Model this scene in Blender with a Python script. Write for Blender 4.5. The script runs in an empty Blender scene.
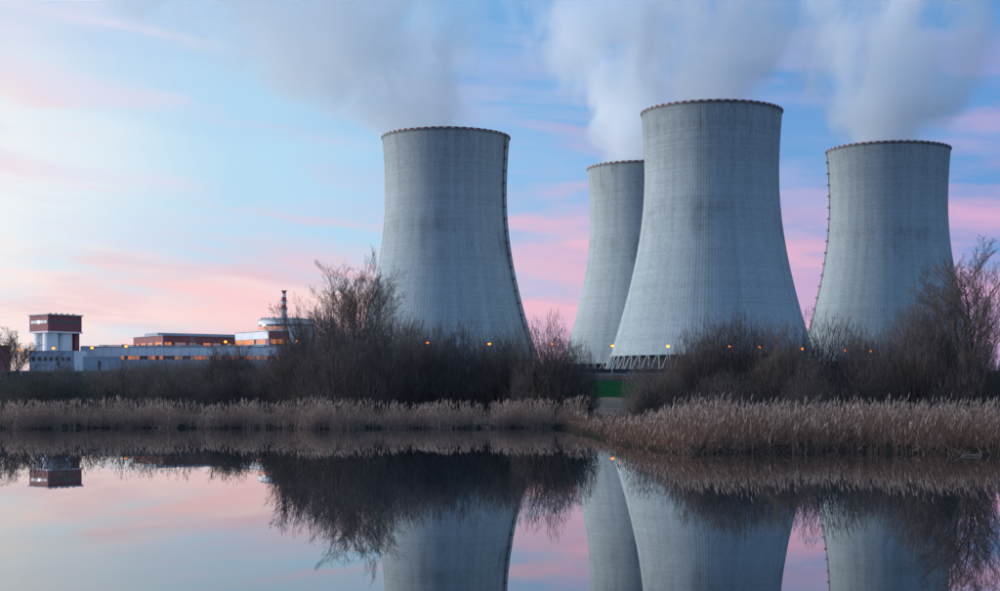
import bpy, math, random
import numpy as np
from mathutils import Vector, Matrix

sc = bpy.context.scene
C = sc.collection
R = math.radians
PI = math.pi
F, HC, HZ = 1540.0, 2.5, 397.0          # focal length and horizon of the lens, camera height in metres


def lin(r, g, b):
    f = lambda c: (c / 255 / 12.92) if c / 255 <= 0.04045 else ((c / 255 + 0.055) / 1.055) ** 2.4
    return (f(r), f(g), f(b), 1.0)


# ------------------------------------------------------------------ camera
cam = bpy.data.cameras.new('camera')
camo = bpy.data.objects.new('camera', cam)
C.objects.link(camo)
camo.location = (0, 0, HC)
camo.rotation_euler = (R(90), 0, 0)
cam.sensor_width = 36
cam.lens = F / 1000 * 36
cam.shift_y = (HZ - 295.5) / 1000
cam.clip_start = 0.5
cam.clip_end = 40000
sc.camera = camo

# ------------------------------------------------------------------ world
W = bpy.data.worlds.new('World')
sc.world = W
W.use_nodes = True


class G:
    """small helper for node graphs"""
    def __init__(self, tree):
        self.t = tree

    def n(self, typ, **kw):
        x = self.t.nodes.new(typ)
        for k, v in kw.items():
            setattr(x, k, v)
        return x

    def set(self, sock, v):
        if isinstance(v, bpy.types.NodeSocket):
            self.t.links.new(v, sock)
        elif v is not None:
            sock.default_value = v

    def m(self, op, a, b=None, c=None, clamp=False):
        x = self.n('ShaderNodeMath', operation=op)
        x.use_clamp = clamp
        for i, v in enumerate((a, b, c)):
            self.set(x.inputs[i], v)
        return x.outputs[0]

    def v(self, op, a, b=None):
        x = self.n('ShaderNodeVectorMath', operation=op)
        self.set(x.inputs[0], a)
        if b is not None:
            self.set(x.inputs[3] if op == 'SCALE' else x.inputs[1], b)
        return x.outputs['Value'] if op in ('LENGTH', 'DOT_PRODUCT') else x.outputs[0]

    def sep(self, v):
        x = self.n('ShaderNodeSeparateXYZ')
        self.set(x.inputs[0], v)
        return x.outputs

    def comb(self, x, y, z):
        c = self.n('ShaderNodeCombineXYZ')
        for i, q in enumerate((x, y, z)):
            self.set(c.inputs[i], q)
        return c.outputs[0]

    def noise(self, vec, scale, detail=4, rough=.5, dist=0.0, col=False):
        x = self.n('ShaderNodeTexNoise')
        self.set(x.inputs['Vector'], vec)
        x.inputs['Scale'].default_value = scale
        x.inputs['Detail'].default_value = detail
        x.inputs['Roughness'].default_value = rough
        x.inputs['Distortion'].default_value = dist
        return x.outputs['Color' if col else 'Fac']

    def sm(self, v, a, b, lo=0.0, hi=1.0):
        x = self.n('ShaderNodeMapRange', interpolation_type='SMOOTHSTEP')
        self.set(x.inputs[0], v)
        for i, q in enumerate((a, b, lo, hi)):
            self.set(x.inputs[i + 1], q)
        return x.outputs[0]

    def ramp(self, v, stops, interp='EASE'):
        x = self.n('ShaderNodeValToRGB')
        self.set(x.inputs[0], v)
        e = x.color_ramp
        e.interpolation = interp
        while len(e.elements) > 1:
            e.elements.remove(e.elements[-1])
        for i, (p, c) in enumerate(stops):
            k = e.elements[0] if i == 0 else e.elements.new(p)
            k.position = p
            k.color = c if len(c) == 4 else (*c, 1)
        return x.outputs[0]

    def mix(self, f, a, b, blend='MIX'):
        x = self.n('ShaderNodeMix', data_type='RGBA', blend_type=blend)
        self.set(x.inputs[0], f)
        self.set(x.inputs[6], a)
        self.set(x.inputs[7], b)
        return x.outputs[2]


SUNAZ = R(-48)                      # where the sun went down: left of the view
wg = G(W.node_tree)
W.node_tree.nodes.clear()
tc = wg.n('ShaderNodeTexCoord')
D = wg.v('NORMALIZE', tc.outputs['Generated'])
dx, dy, dz = wg.sep(D)
el0 = wg.m('MULTIPLY', wg.m('ARCSINE', dz), 57.2958)
el = wg.m('ABSOLUTE', el0)
hl = wg.m('MAXIMUM', wg.m('SQRT', wg.m('ADD', wg.m('MULTIPLY', dx, dx), wg.m('MULTIPLY', dy, dy))), 1e-4)
cs = wg.m('DIVIDE', wg.m('ADD', wg.m('MULTIPLY', dx, math.sin(SUNAZ)), wg.m('MULTIPLY', dy, math.cos(SUNAZ))), hl)
# soft large-scale wander so no band is ruled straight
cl = wg.comb(wg.m('MULTIPLY', dx, 1.0), wg.m('MULTIPLY', dy, 1.0), wg.m('MULTIPLY', dz, 3.5))
wander = wg.noise(cl, 2.6, 3, .5)
ang = wg.m('MULTIPLY', wg.m('ARCCOSINE', cs), 57.2958)          # degrees from the sunset azimuth: 30..66 across the frame
ang = wg.m('ADD', ang, wg.m('MULTIPLY', wg.m('SUBTRACT', wander, .5), 14))
t = wg.m('DIVIDE', ang, 180)
el_w = wg.m('ADD', el, wg.m('MULTIPLY', wg.m('SUBTRACT', wander, .5), 5))
hor = wg.ramp(t, [(0, lin(255, 232, 220)), (.167, lin(251, 236, 233)), (.2155, lin(247, 216, 219)), (.267, lin(238, 190, 210)),
                  (.318, lin(226, 178, 210)), (.367, lin(216, 172, 212)), (.6, lin(196, 168, 210)), (1, lin(182, 170, 212))])
low = wg.ramp(t, [(0, lin(250, 226, 216)), (.167, lin(240, 214, 220)), (.2155, lin(226, 196, 214)), (.267, lin(206, 178, 212)), (.367, lin(190, 165, 210)), (1, lin(170, 165, 208))])
mid = wg.ramp(t, [(0, lin(250, 244, 236)), (.16, lin(240, 243, 246)), (.22, lin(180, 218, 243)), (.275, lin(136, 188, 234)),
                  (.33, lin(106, 160, 218)), (.38, lin(98, 152, 214)), (.6, lin(98, 154, 218)), (1, lin(112, 162, 220))])
up = wg.ramp(t, [(0, lin(214, 222, 242)), (.16, lin(204, 216, 240)), (.22, lin(164, 206, 240)), (.275, lin(102, 164, 222)),
                 (.33, lin(90, 150, 212)), (.4, lin(90, 150, 212)), (.6, lin(104, 160, 222)), (1, lin(116, 168, 224))])
# long thin cloud streaks lit pink from below
sv = wg.comb(wg.m('MULTIPLY', wg.m('DIVIDE', dx, hl), 1.0), wg.m('MULTIPLY', wg.m('DIVIDE', dy, hl), 1.0), wg.m('ADD', wg.m('MULTIPLY', dz, 6.0), wg.m('MULTIPLY', dx, 0.5)))
s1 = wg.noise(sv, 3.4, 5, .52, .3)
s4 = wg.noise(wg.v('ADD', sv, (2.2, 5.1, 1.7)), 8.0, 4, .55, .3)
el_s = wg.m('ADD', el_w, wg.m('MULTIPLY', wg.m('SUBTRACT', s1, .5), 13.0))
el_s = wg.m('ADD', el_s, wg.m('MULTIPLY', wg.m('SUBTRACT', s4, .5), 8.0))
s5 = wg.noise(wg.v('ADD', sv, (7.2, 3.1, 5.7)), 5.5, 4, .55, .3)
skyc = wg.mix(wg.m('MULTIPLY', wg.sm(el_w, .8, 3.2), wg.sm(s5, .40, .58, .1, 1.0)), low, hor)
skyc = wg.mix(wg.sm(wg.m('ADD', el_s, wg.sm(t, .17, .27, 1.3, 0.0)), 3.6, 7.6), skyc, mid)
skyc = wg.mix(wg.sm(el_w, 8.5, 14.5), skyc, up)
skyc = wg.mix(wg.sm(el, 16, 75), skyc, lin(164, 210, 250))
s2 = wg.noise(wg.v('ADD', sv, (4.1, 2.2, 7.7)), 6.5, 6, .55, .4)
s3 = wg.noise(wg.v('ADD', sv, (9.3, 1.2, 3.3)), 5.0, 4, .5, .5)
pk = wg.m('MULTIPLY', wg.sm(s3, .52, .68), wg.m('MULTIPLY', wg.sm(el, 2, 4), wg.sm(el, 15, 8)))
pinkc = wg.ramp(t, [(0, lin(255, 214, 200)), (.16, lin(250, 206, 210)), (.24, lin(246, 192, 208)), (.32, lin(226, 168, 206)), (.5, lin(200, 165, 208)), (1, lin(180, 160, 205))])
skyc = wg.mix(wg.m('MULTIPLY', pk, .6), skyc, pinkc)
lav = wg.m('MULTIPLY', wg.sm(s2, .46, .68), wg.sm(el_w, 3, 8))
lavc = wg.ramp(t, [(0, lin(240, 228, 240)), (.18, lin(222, 222, 242)), (.28, lin(170, 186, 226)), (.36, lin(156, 168, 218)), (1, lin(150, 170, 214))])
skyc = wg.mix(wg.m('MULTIPLY', lav, .75), skyc, lavc)
sky = wg.n('ShaderNodeTexSky')
sky.sky_type = 'NISHITA'
sky.sun_disc = False
sky.sun_elevation = R(1.0)
sky.sun_rotation = SUNAZ
sky.air_density = 1.0
bg1 = wg.n('ShaderNodeBackground')
bg1.inputs[1].default_value = 0.97
wg.set(bg1.inputs[0], skyc)
bg2 = wg.n('ShaderNodeBackground')
bg2.inputs[1].default_value = 0.02
wg.set(bg2.inputs[0], sky.outputs[0])
ad = wg.n('ShaderNodeAddShader')
wg.set(ad.inputs[0], bg1.outputs[0])
wg.set(ad.inputs[1], bg2.outputs[0])
wo = wg.n('ShaderNodeOutputWorld')
wg.set(wo.inputs[0], ad.outputs[0])

# ------------------------------------------------------------------ sun (just set: weak, very soft, from the left)
sl = bpy.data.lights.new('sun', 'SUN')
sl.energy = 3.5
sl.angle = R(25)
sl.color = (1.0, .985, .97)
so = bpy.data.objects.new('sun', sl)
C.objects.link(so)
sd = Vector((math.sin(R(-82)), math.cos(R(-82)), math.tan(R(9))))
so.rotation_euler = sd.to_track_quat('Z', 'Y').to_euler()

sc.view_settings.view_transform = 'Standard'
sc.view_settings.look = 'None'
sc.view_settings.exposure = 0
sc.view_settings.gamma = 1
sc.view_settings.use_curve_mapping = False
sc.render.engine = 'CYCLES'
cy = sc.cycles
cy.max_bounces = 22
cy.diffuse_bounces = 3
cy.glossy_bounces = 3
cy.volume_bounces = 20
cy.volume_step_rate = 0.55
cy.use_denoising = True
cy.denoising_prefilter = 'ACCURATE'
cy.denoiser = 'OPENIMAGEDENOISE'
cy.sample_clamp_indirect = 4

rng = np.random.default_rng(7)
random.seed(7)


# ------------------------------------------------------------------ mesh helpers
def mesh_np(name, V, Q, mats=None, midx=None, smooth=False):
    """V (n,3), Q list/array of quads (m,4) or tris (m,3)"""
    V = np.asarray(V, dtype=np.float32)
    Q = np.asarray(Q, dtype=np.int32)
    me = bpy.data.meshes.new(name)
    k = Q.shape[1]
    me.vertices.add(len(V))
    me.vertices.foreach_set('co', V.ravel())
    me.loops.add(Q.size)
    me.loops.foreach_set('vertex_index', Q.ravel())
    me.polygons.add(len(Q))
    me.polygons.foreach_set('loop_start', np.arange(0, Q.size, k, dtype=np.int32))
    me.polygons.foreach_set('loop_total', np.full(len(Q), k, dtype=np.int32))
    for mt in (mats or []):
        me.materials.append(mt)
    if midx is not None:
        me.polygons.foreach_set('material_index', np.asarray(midx, dtype=np.int32))
    if smooth:
        me.polygons.foreach_set('use_smooth', np.ones(len(Q), dtype=bool))
    me.update()
    me.validate()
    return me


class MB:
    """collects polygons of one piece"""
    def __init__(self):
        self.v, self.f = [], []

    def box(self, x0, x1, y0, y1, z0, z1):
        b = len(self.v)
        self.v += [(x0, y0, z0), (x1, y0, z0), (x1, y1, z0), (x0, y1, z0), (x0, y0, z1), (x1, y0, z1), (x1, y1, z1), (x0, y1, z1)]
        self.f += [tuple(b + i for i in q) for q in ((3, 2, 1, 0), (4, 5, 6, 7), (0, 1, 5, 4), (1, 2, 6, 5), (2, 3, 7, 6), (3, 0, 4, 7))]
        return self

    def lathe(self, prof, n=48, a0=0.0, cap=True):
        b = len(self.v)
        for r, z in prof:
            for i in range(n):
                a = a0 + 2 * PI * i / n
                self.v.append((r * math.cos(a), r * math.sin(a), z))
        for j in range(len(prof) - 1):
            for i in range(n):
                k = (i + 1) % n
                self.f.append((b + j * n + i, b + j * n + k, b + (j + 1) * n + k, b + (j + 1) * n + i))
        if cap:
            self.f.append(tuple(b + i for i in range(n))[::-1])
            e = b + (len(prof) - 1) * n
            self.f.append(tuple(e + i for i in range(n)))
        return self

    def tube(self, pts, rad, n=6):
        pts = [Vector(p) for p in pts]
        b = len(self.v)
        for j, p in enumerate(pts):
            d = (pts[min(j + 1, len(pts) - 1)] - pts[max(j - 1, 0)]).normalized()
            u = d.orthogonal().normalized() if abs(d.z) < .9 else Vector((1, 0, 0)).cross(d).normalized()
            w = d.cross(u)
            r = rad[j] if isinstance(rad, (list, tuple)) else rad
            for i in range(n):
                a = 2 * PI * i / n
                self.v.append(tuple(p + u * (r * math.cos(a)) + w * (r * math.sin(a))))
        for j in range(len(pts) - 1):
            for i in range(n):
                k = (i + 1) % n
                self.f.append((b + j * n + i, b + j * n + k, b + (j + 1) * n + k, b + (j + 1) * n + i))
        self.f.append(tuple(b + i for i in range(n))[::-1])
        e = b + (len(pts) - 1) * n
        self.f.append(tuple(e + i for i in range(n)))
        return self

    def mesh(self, name, mat):
        me = bpy.data.meshes.new(name)
        me.from_pydata(self.v, [], self.f)
        me.materials.append(mat)
        me.update()
        return me


def link(name, me, parent=None, loc=(0, 0, 0), rz=0.0):
    o = bpy.data.objects.new(name, me)
    C.objects.link(o)
    o.location = loc
    o.rotation_euler = (0, 0, rz)
    o.parent = parent
    return o


def tag(o, label, cat, group=None, kind=None):
    if label:
        o['label'] = label
    if cat:
        o['category'] = cat
    if group:
        o['group'] = group
    if kind:
        o['kind'] = kind
    return o


def thing(name, label, cat, loc=(0, 0, 0), rz=0.0, group=None):
    return tag(link(name, None, None, loc, rz), label, cat, group)


# ------------------------------------------------------------------ materials
def mat(name, rough=.85, spec=.3):
    m = bpy.data.materials.new(name)
    m.use_nodes = True
    g = G(m.node_tree)
    b = m.node_tree.nodes['Principled BSDF']
    b.inputs['Roughness'].default_value = rough
    b.inputs['Specular IOR Level'].default_value = spec
    return m, g, b


def plain(name, col, var=.15, scale=3.0, rough=.85, bump=0.0):
    m, g, b = mat(name, rough)
    tcn = g.n('ShaderNodeTexCoord')
    nz = g.noise(tcn.outputs['Object'], scale, 5, .6)
    c0 = tuple(x * (1 - var) for x in col[:3]) + (1,)
    c1 = tuple(min(1, x * (1 + var)) for x in col[:3]) + (1,)
    g.set(b.inputs['Base Color'], g.ramp(nz, [(.3, c0), (.7, c1)], 'LINEAR'))
    if bump:
        bp = g.n('ShaderNodeBump')
        bp.inputs['Strength'].default_value = bump
        g.set(bp.inputs['Height'], nz)
        g.set(b.inputs['Normal'], bp.outputs[0])
    return m


def emit(name, col, strength):
    m, g, b = mat(name)
    b.inputs['Base Color'].default_value = (*col[:3], 1)
    b.inputs['Emission Color'].default_value = (*col[:3], 1)
    b.inputs['Emission Strength'].default_value = strength
    return m


def concrete_tower():
    m, g, b = mat('tower_concrete', .9, .2)
    tcn = g.n('ShaderNodeTexCoord')
    oi = g.n('ShaderNodeObjectInfo')
    P = tcn.outputs['Object']
    x, y, z = g.sep(P)
    ang = g.m('ARCTAN2', y, x)
    rnd = g.m('MULTIPLY', oi.outputs['Random'], 40)
    # casting lifts: rings 1.25 m tall, each a slightly different grey, cut in panels
    lift = g.m('FLOOR', g.m('DIVIDE', z, 1.25))
    pan = g.m('FLOOR', g.m('MULTIPLY', g.m('ADD', ang, 3.15), 160 / (2 * PI)))
    wn = g.n('ShaderNodeTexWhiteNoise', noise_dimensions='3D')
    g.set(wn.inputs['Vector'], g.comb(lift, g.m('MULTIPLY', pan, 1.0), rnd))
    wl = g.n('ShaderNodeTexWhiteNoise', noise_dimensions='2D')
    g.set(wl.inputs['Vector'], g.comb(lift, rnd, 0))
    wp = g.n('ShaderNodeTexWhiteNoise', noise_dimensions='2D')
    g.set(wp.inputs['Vector'], g.comb(g.m('FLOOR', g.m('DIVIDE', pan, 2)), rnd, 0))
    cyl = g.comb(g.m('MULTIPLY', g.m('COSINE', ang), 40), g.m('MULTIPLY', g.m('SINE', ang), 40), g.m('ADD', g.m('MULTIPLY', z, .12), rnd))
    streak = g.noise(cyl, .18, 6, .62)
    streak2 = g.noise(g.v('ADD', cyl, (11, 5, 3)), .5, 5, .6)
    blot = g.noise(g.v('ADD', P, (30, 11, 0)), .035, 5, .6)
    # weathered belt at mid height
    belt = g.m('MULTIPLY', g.sm(z, 62, 82), g.sm(z, 108, 88))
    v = g.m('ADD', .42, g.m('MULTIPLY', g.m('SUBTRACT', streak, .5), .12))
    v = g.m('ADD', v, g.m('MULTIPLY', g.m('SUBTRACT', streak2, .5), .09))
    v = g.m('ADD', v, g.m('MULTIPLY', g.m('SUBTRACT', wn.outputs[0], .5), .05))
    v = g.m('ADD', v, g.m('MULTIPLY', g.m('SUBTRACT', wl.outputs[0], .5), .035))
    v = g.m('ADD', v, g.m('MULTIPLY', g.m('SUBTRACT', wp.outputs[0], .5), .05))
    v = g.m('SUBTRACT', v, g.m('MULTIPLY', belt, g.sm(g.m('ADD', g.m('MULTIPLY', streak, .5), g.m('MULTIPLY', blot, .5)), .45, .66, 0, .17)))
    v = g.m('SUBTRACT', v, g.sm(z, 90, 152, 0, .05))
    v = g.m('SUBTRACT', v, g.m('MULTIPLY', g.sm(z, 112, 150), g.sm(streak2, .5, .72, 0, .15)))
    v = g.m('SUBTRACT', v, g.m('MULTIPLY', g.sm(z, 60, 20), g.sm(streak2, .5, .75, 0, .10)))
    # joint lines between lifts
    fr = g.m('FRACT', g.m('DIVIDE', z, 1.25))
    v = g.m('SUBTRACT', v, g.m('MULTIPLY', g.m('LESS_THAN', fr, .14), .035))
    fp = g.m('FRACT', g.m('MULTIPLY', g.m('ADD', ang, 3.15), 160 / (2 * PI)))
    v = g.m('SUBTRACT', v, g.m('MULTIPLY', g.m('LESS_THAN', fp, .3), .035))
    v = g.m('MAXIMUM', v, .04)
    col = g.mix(1.0, g.comb(v, v, v), (0.87, 1.0, 1.03, 1), 'MULTIPLY')
    g.set(b.inputs['Base Color'], col)
    return m


M_TOWER = concrete_tower()
M_INNER = plain('tower_inner_shade', (.05, .055, .06), .2, .2)  # near-black colour that paints in the shade inside the towers
M_LEG = plain('leg_concrete', (.34, .36, .37), .15, .4)
M_RED = plain('rim_red', (.22, .055, .05), .2, 1.0)
M_REDL = plain('stack_red', (.42, .09, .07), .15, 1.0)
M_WHITE = plain('rim_white', (.47, .48, .48), .12, 1.0)
M_STEEL = plain('dark_steel', (.035, .037, .042), .2, 1.0, .6)
M_GALV = plain('galvanised_steel', (.30, .32, .34), .15, 2.0, .5)
M_BARK = plain('bark', (.055, .045, .04), .35, 2.5, .95)
M_TWIG = plain('twigs', (.145, .112, .10), .35, .6, .95)
M_TWIGD = plain('twigs_dark', (.12, .098, .09), .35, .6, .95)
M_TWIGB = plain('twigs_brown', (.16, .125, .11), .3, .6, .95)
M_MAROON = plain('maroon_cladding', (.27, .09, .10), .12, .15, .7)
M_PALE = plain('pale_cladding', (.76, .78, .80), .08, .1, .7)
M_GREY = plain('grey_concrete', (.40, .42, .44), .15, .15, .8)
M_BLUEG = plain('blue_grey_cladding', (.36, .42, .49), .15, .12, .7)
M_ROOF = plain('roof_grey', (.33, .36, .39), .15, .15, .7)
M_GLASS, _g, _b = mat('dark_window_glass', .12, .5)
_b.inputs['Base Color'].default_value = (.05, .06, .07, 1)
M_LIT = [emit('lit_window_%d' % i, c, s) for i, (c, s) in enumerate((((1, .25, .06), .6), ((.9, .32, .15), .32), ((.7, .34, .25), .18)))]
M_SODIUM = emit('sodium_lamp', (1.0, .20, .008), 9)
M_SODIUM2 = emit('sodium_lamp_bright', (1.0, .22, .012), 5)
M_WOOD = plain('weathered_wood', (.26, .22, .19), .25, 6, .9)


# ------------------------------------------------------------------ ground
def sstep(x, a, b):
    t = np.clip((x - a) / (b - a), 0, 1)
    return t * t * (3 - 2 * t)


def shore(x):
    """distance at which the far bank starts, at a given x"""
    x = np.asarray(x, float)
    left = 123 + 1.6 * np.sin(x * .21 + 1) + .9 * np.sin(x * .57)
    right = 70 + 1.2 * np.sin(x * .5 + .4) + .7 * np.sin(x * 1.3) - 3.0 * sstep(x, 18, 24)
    k = sstep(x, 5.0, 6.3)
    wedge = sstep(x, 2.0, 9.0)
    return np.where(x < 6.3, left * (1 - k) + 82 * k, right + 12 * (1 - sstep(x, 6.0, 8.3)))


def ground(x, y):
    x = np.asarray(x, float)
    y = np.asarray(y, float)
    d = y - shore(x)
    z = -1.3 + 1.55 * sstep(d, -3, .8) + .25 * sstep(d, .5, 10)
    z = z + .7 * sstep(y, 128, 180) + 1.2 * sstep(y, 170, 270)
    z = z + np.interp(y, [0, 270, 620, 726, 734, 756, 790, 842, 20000], [0, 0, 6.8, 9.4, 10.0, 10.0, 12, 14.6, 14.6])
    near = y < 40                       # the shore behind the camera
    zb = -1.3 + 2.0 * sstep(-y, 3, 8)
    z = np.where(near, np.where(y < 0, zb, -1.3), z)
    far = np.clip((np.abs(x) - 2500) / 4000, 0, 1)
    z = z + .10 * np.sin(x * .9) * np.sin(y * .7 + x * .2) * sstep(d, 1, 6) * (y < 700)
    return z


M_GROUND, gg, gb = mat('meadow', 1.0, 0.0)
_t = gg.n('ShaderNodeTexCoord')
gp = _t.outputs['Object']
gx, gy, gz = gg.sep(gp)
n1 = gg.noise(gp, .06, 6, .6)
n2 = gg.noise(gp, 1.5, 5, .65)
strw = gg.ramp(n2, [(.3, (.09, .07, .055)), (.7, (.20, .165, .135))], 'LINEAR')
grn = gg.ramp(n2, [(.3, (.008, .045, .018)), (.7, (.013, .065, .026))], 'LINEAR')
drk = gg.ramp(n2, [(.3, (.02, .025, .03)), (.7, (.045, .05, .05))], 'LINEAR')
yy = gg.m('ADD', gy, gg.m('MULTIPLY', gg.m('SUBTRACT', n1, .5), 30))
c = gg.mix(gg.sm(yy, 262, 272), strw, grn)
c = gg.mix(gg.sm(yy, 560, 600), c, drk)
c = gg.mix(gg.sm(yy, 800, 830), c, (.09, .095, .1, 1))
c = gg.mix(gg.sm(gz, .9, .3), c, (.03, .027, .022, 1))
gg.set(gb.inputs['Base Color'], c)

xs = np.unique(np.concatenate([np.linspace(-9000, -400, 24), np.linspace(-400, -70, 34), np.linspace(-70, 70, 140), np.linspace(70, 400, 34), np.linspace(400, 9000, 24)]))
ys = np.unique(np.concatenate([np.linspace(-3000, -20, 12), np.linspace(-20, 60, 30), np.linspace(60, 180, 130), np.linspace(180, 900, 80), np.linspace(900, 16000, 24)]))
XX, YY = np.meshgrid(xs, ys)
ZZ = ground(XX, YY)
V = np.stack([XX, YY, ZZ], -1).reshape(-1, 3)
nx = len(xs)
ii = (np.arange(len(ys) - 1)[:, None] * nx + np.arange(nx - 1)[None]).ravel()
o = link('ground', mesh_np('ground', V, np.stack([ii, ii + 1, ii + nx + 1, ii + nx], -1), [M_GROUND], smooth=True))
o['kind'] = 'structure'

# water
M_WATER, wgn, wb = mat('pond_water', .006, .5)
wb.inputs['Base Color'].default_value = (.012, .018, .022, 1)
wb.inputs['IOR'].default_value = 1.50
_t = wgn.n('ShaderNodeTexCoord')
wx, wy, wz = wgn.sep(_t.outputs['Object'])
wv = wgn.comb(wx, wgn.m('MULTIPLY', wy, .35), 0)
h = wgn.m('ADD', wgn.noise(wv, .9, 3, .5), wgn.m('MULTIPLY', wgn.noise(wv, .12, 2, .5), 4))
bp = wgn.n('ShaderNodeBump')
bp.inputs['Strength'].default_value = .03
bp.inputs['Distance'].default_value = .02
wgn.set(bp.inputs['Height'], h)
wgn.set(wb.inputs['Normal'], bp.outputs[0])
o = link('water', MB().box(-400, 400, -6, 126, -.02, 0).mesh('water', M_WATER))
o['kind'] = 'structure'

# road on the plant's bank
M_ASPH = plain('asphalt', (.055, .056, .06), .2, 2)
rx = np.linspace(-420, 420, 60)
V = np.concatenate([np.stack([rx, np.full(60, yv), np.full(60, float(ground(0, 745)) + .05)], -1) for yv in (739.0, 751.0)])
i = np.arange(59)
o = link('road', mesh_np('road', V, np.stack([i, i + 1, i + 61, i + 60], -1), [M_ASPH]))
o['kind'] = 'structure'


def px_x(px, d):
    return (px - 500) / F * d


def py_z(py, d):
    return HC + (HZ - py) / F * d


def gz_at(x, y):
    return float(ground(x, y))


# ------------------------------------------------------------------ cooling towers
TZ0, TH = 16.9, 152.1                 # ground under the towers, height


def prof_r(z):                        # z above tower base
    z = z + TZ0
    b = 92.5 if z < 132 else 118
    return 39.0 * math.sqrt(1 + ((z - 132) / b) ** 2)


LEGH = 9.0
NR = 160
SUB = 4
levels = np.concatenate([[LEGH, LEGH + .9], np.linspace(LEGH + 1.8, TH - 3.0, 58), [TH - 1.2, TH - 1.19, TH]])
nA = NR * SUB
aa = np.arange(nA) / nA * 2 * PI
rib = np.tile([0.075, 0.075, 0.0, 0.0], NR)
Vs = []
for z in levels:
    r = prof_r(z)
    rr = r + (rib if LEGH + 1 < z < TH - 1.195 else (.25 if z < LEGH + 1.5 else .4))
    Vs.append(np.stack([rr * np.cos(aa), rr * np.sin(aa), np.full(nA, z)], -1))
for z in levels[::-3]:
    r = prof_r(z) - .7
    Vs.append(np.stack([r * np.cos(aa), r * np.sin(aa), np.full(nA, z)], -1))
nl = len(Vs)
V = np.concatenate(Vs)
j, i = np.meshgrid(np.arange(nl - 1), np.arange(nA), indexing='ij')
k = (i + 1) % nA
Q = np.stack([j * nA + i, j * nA + k, (j + 1) * nA + k, (j + 1) * nA + i], -1).reshape(-1, 4)
ME_SHELL = mesh_np('tower_shell', V, Q, [M_TOWER])


def arc_block(r0, r1, z0, z1, a, mt, name):
    b = MB()
    for s in (-1, 0, 1):
        for r, z in ((r0, z0), (r1, z0), (r1, z1), (r0, z1)):
            b.v.append((r * math.cos(s * a), r * math.sin(s * a), z))
    for s in (0, 4):
        for q in range(4):
            w = (q + 1) % 4
            b.f.append((s + q, s + w, s + 4 + w, s + 4 + q))
    b.f += [(3, 2, 1, 0), (8, 9, 10, 11)]
    return b.mesh(name, mt)


NB = 54
rt = prof_r(TH)
ME_RED = arc_block(rt - .9, rt + .62, TH - .85, TH + .1, PI / NB / 2 * 1.02, M_RED, 'rim_block_red')
ME_WHT = arc_block(rt - .85, rt + .56, TH - .85, TH + .05, PI / NB / 2 * .98, M_WHITE, 'rim_block_white')
NL = 56
rb, rl = prof_r(LEGH) - .1, prof_r(LEGH) + 3.2
da = PI / NL


def leg_mesh(s):
    top = (rb * math.cos(s * .16 * da), rb * math.sin(s * .16 * da), LEGH + .3)
    bot = (rl * math.cos(s * .84 * da), rl * math.sin(s * .84 * da), .4)
    return MB().tube([bot, top], .42, 8).mesh('support_leg', M_LEG)


ME_LEGS = [leg_mesh(-1), leg_mesh(1)]
ME_BASIN = MB().lathe([(rl - 1.4, -1.5), (rl + 1.4, -1.5), (rl + 1.4, .55), (rl + .9, .6), (rl - 1.4, .6), (rl - 1.4, -1.5)], 96, cap=False).mesh('basin_wall', M_GREY)
ME_SHADE_DRUM = MB().lathe([(rb - 5, -1), (rb - 5, LEGH + 1.6), (rb - 6, LEGH + 2)], 96).mesh('inner_shade_drum', M_INNER)  # added closed drum, coloured dark to stand for the shade behind the legs
lz = np.linspace(1, TH - .5, 60)
ME_LADDER = None
lb = MB()
for off in (-.45, .45):
    lb.tube([((prof_r(z) if z > LEGH else prof_r(LEGH) + (LEGH - z) * .4) + .75, off, z) for z in lz], .13, 5)
for z in np.arange(2, TH, 1.2):
    r = (prof_r(z) if z > LEGH else prof_r(LEGH) + (LEGH - z) * .4) + .75
    lb.box(r - .07, r + .07, -.45, .45, z - .07, z + .07)
ME_LADDER = lb.mesh('ladder', M_STEEL)
ME_PLAT = MB().box(-.2, 1.7, -.95, .95, 0, .12).box(1.55, 1.7, -.95, .95, .95, 1.1).box(-.2, 1.7, -.95, -.85, .95, 1.1).box(-.2, 1.7, .85, .95, .95, 1.1) \
    .box(1.5, 1.7, -.95, -.75, .1, 1.0).box(1.5, 1.7, .75, .95, .1, 1.0).mesh('ladder_platform', M_STEEL)

TOWERS = {}
for key, px, d, rot, lad, label in (
        ('A', 446, 989, .02, -22, 'grey concrete cooling tower on the left, dark ladder down its right flank'),
        ('B', 643.5, 1123, .31, 60, 'cooling tower farthest back, half hidden behind the tallest-looking tower'),
        ('C', 711.5, 902, .13, 100, 'nearest and largest cooling tower, standing in front of another tower'),
        ('D', 888, 1040, .47, 181, 'rightmost cooling tower with ladder platforms along its left edge')):
    x = px_x(px, d)
    t = thing('cooling_tower', label, 'cooling tower', (x, d, TZ0), rot, 'four cooling towers of the power plant')
    TOWERS[key] = (x, d)
    link('shell', ME_SHELL, t)
    link('basin_wall', ME_BASIN, t)
    link('inner_shade_drum', ME_SHADE_DRUM, t)
    for q in range(NB):
        link('rim_block', ME_RED, t, rz=2 * PI * q / NB)['label'] = 'red painted rim block'
        link('rim_block', ME_WHT, t, rz=2 * PI * (q + .5) / NB)['label'] = 'white painted rim block'
    for q in range(NL):
        for s in (0, 1):
            link('support_leg', ME_LEGS[s], t, rz=2 * PI * q / NL)
    L = link('ladder', ME_LADDER, t, rz=R(lad) - rot)
    for z in np.arange(14, TH - 3, 7.6):
        link('platform', ME_PLAT, L, (prof_r(z) + .1, 0, z))


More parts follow.
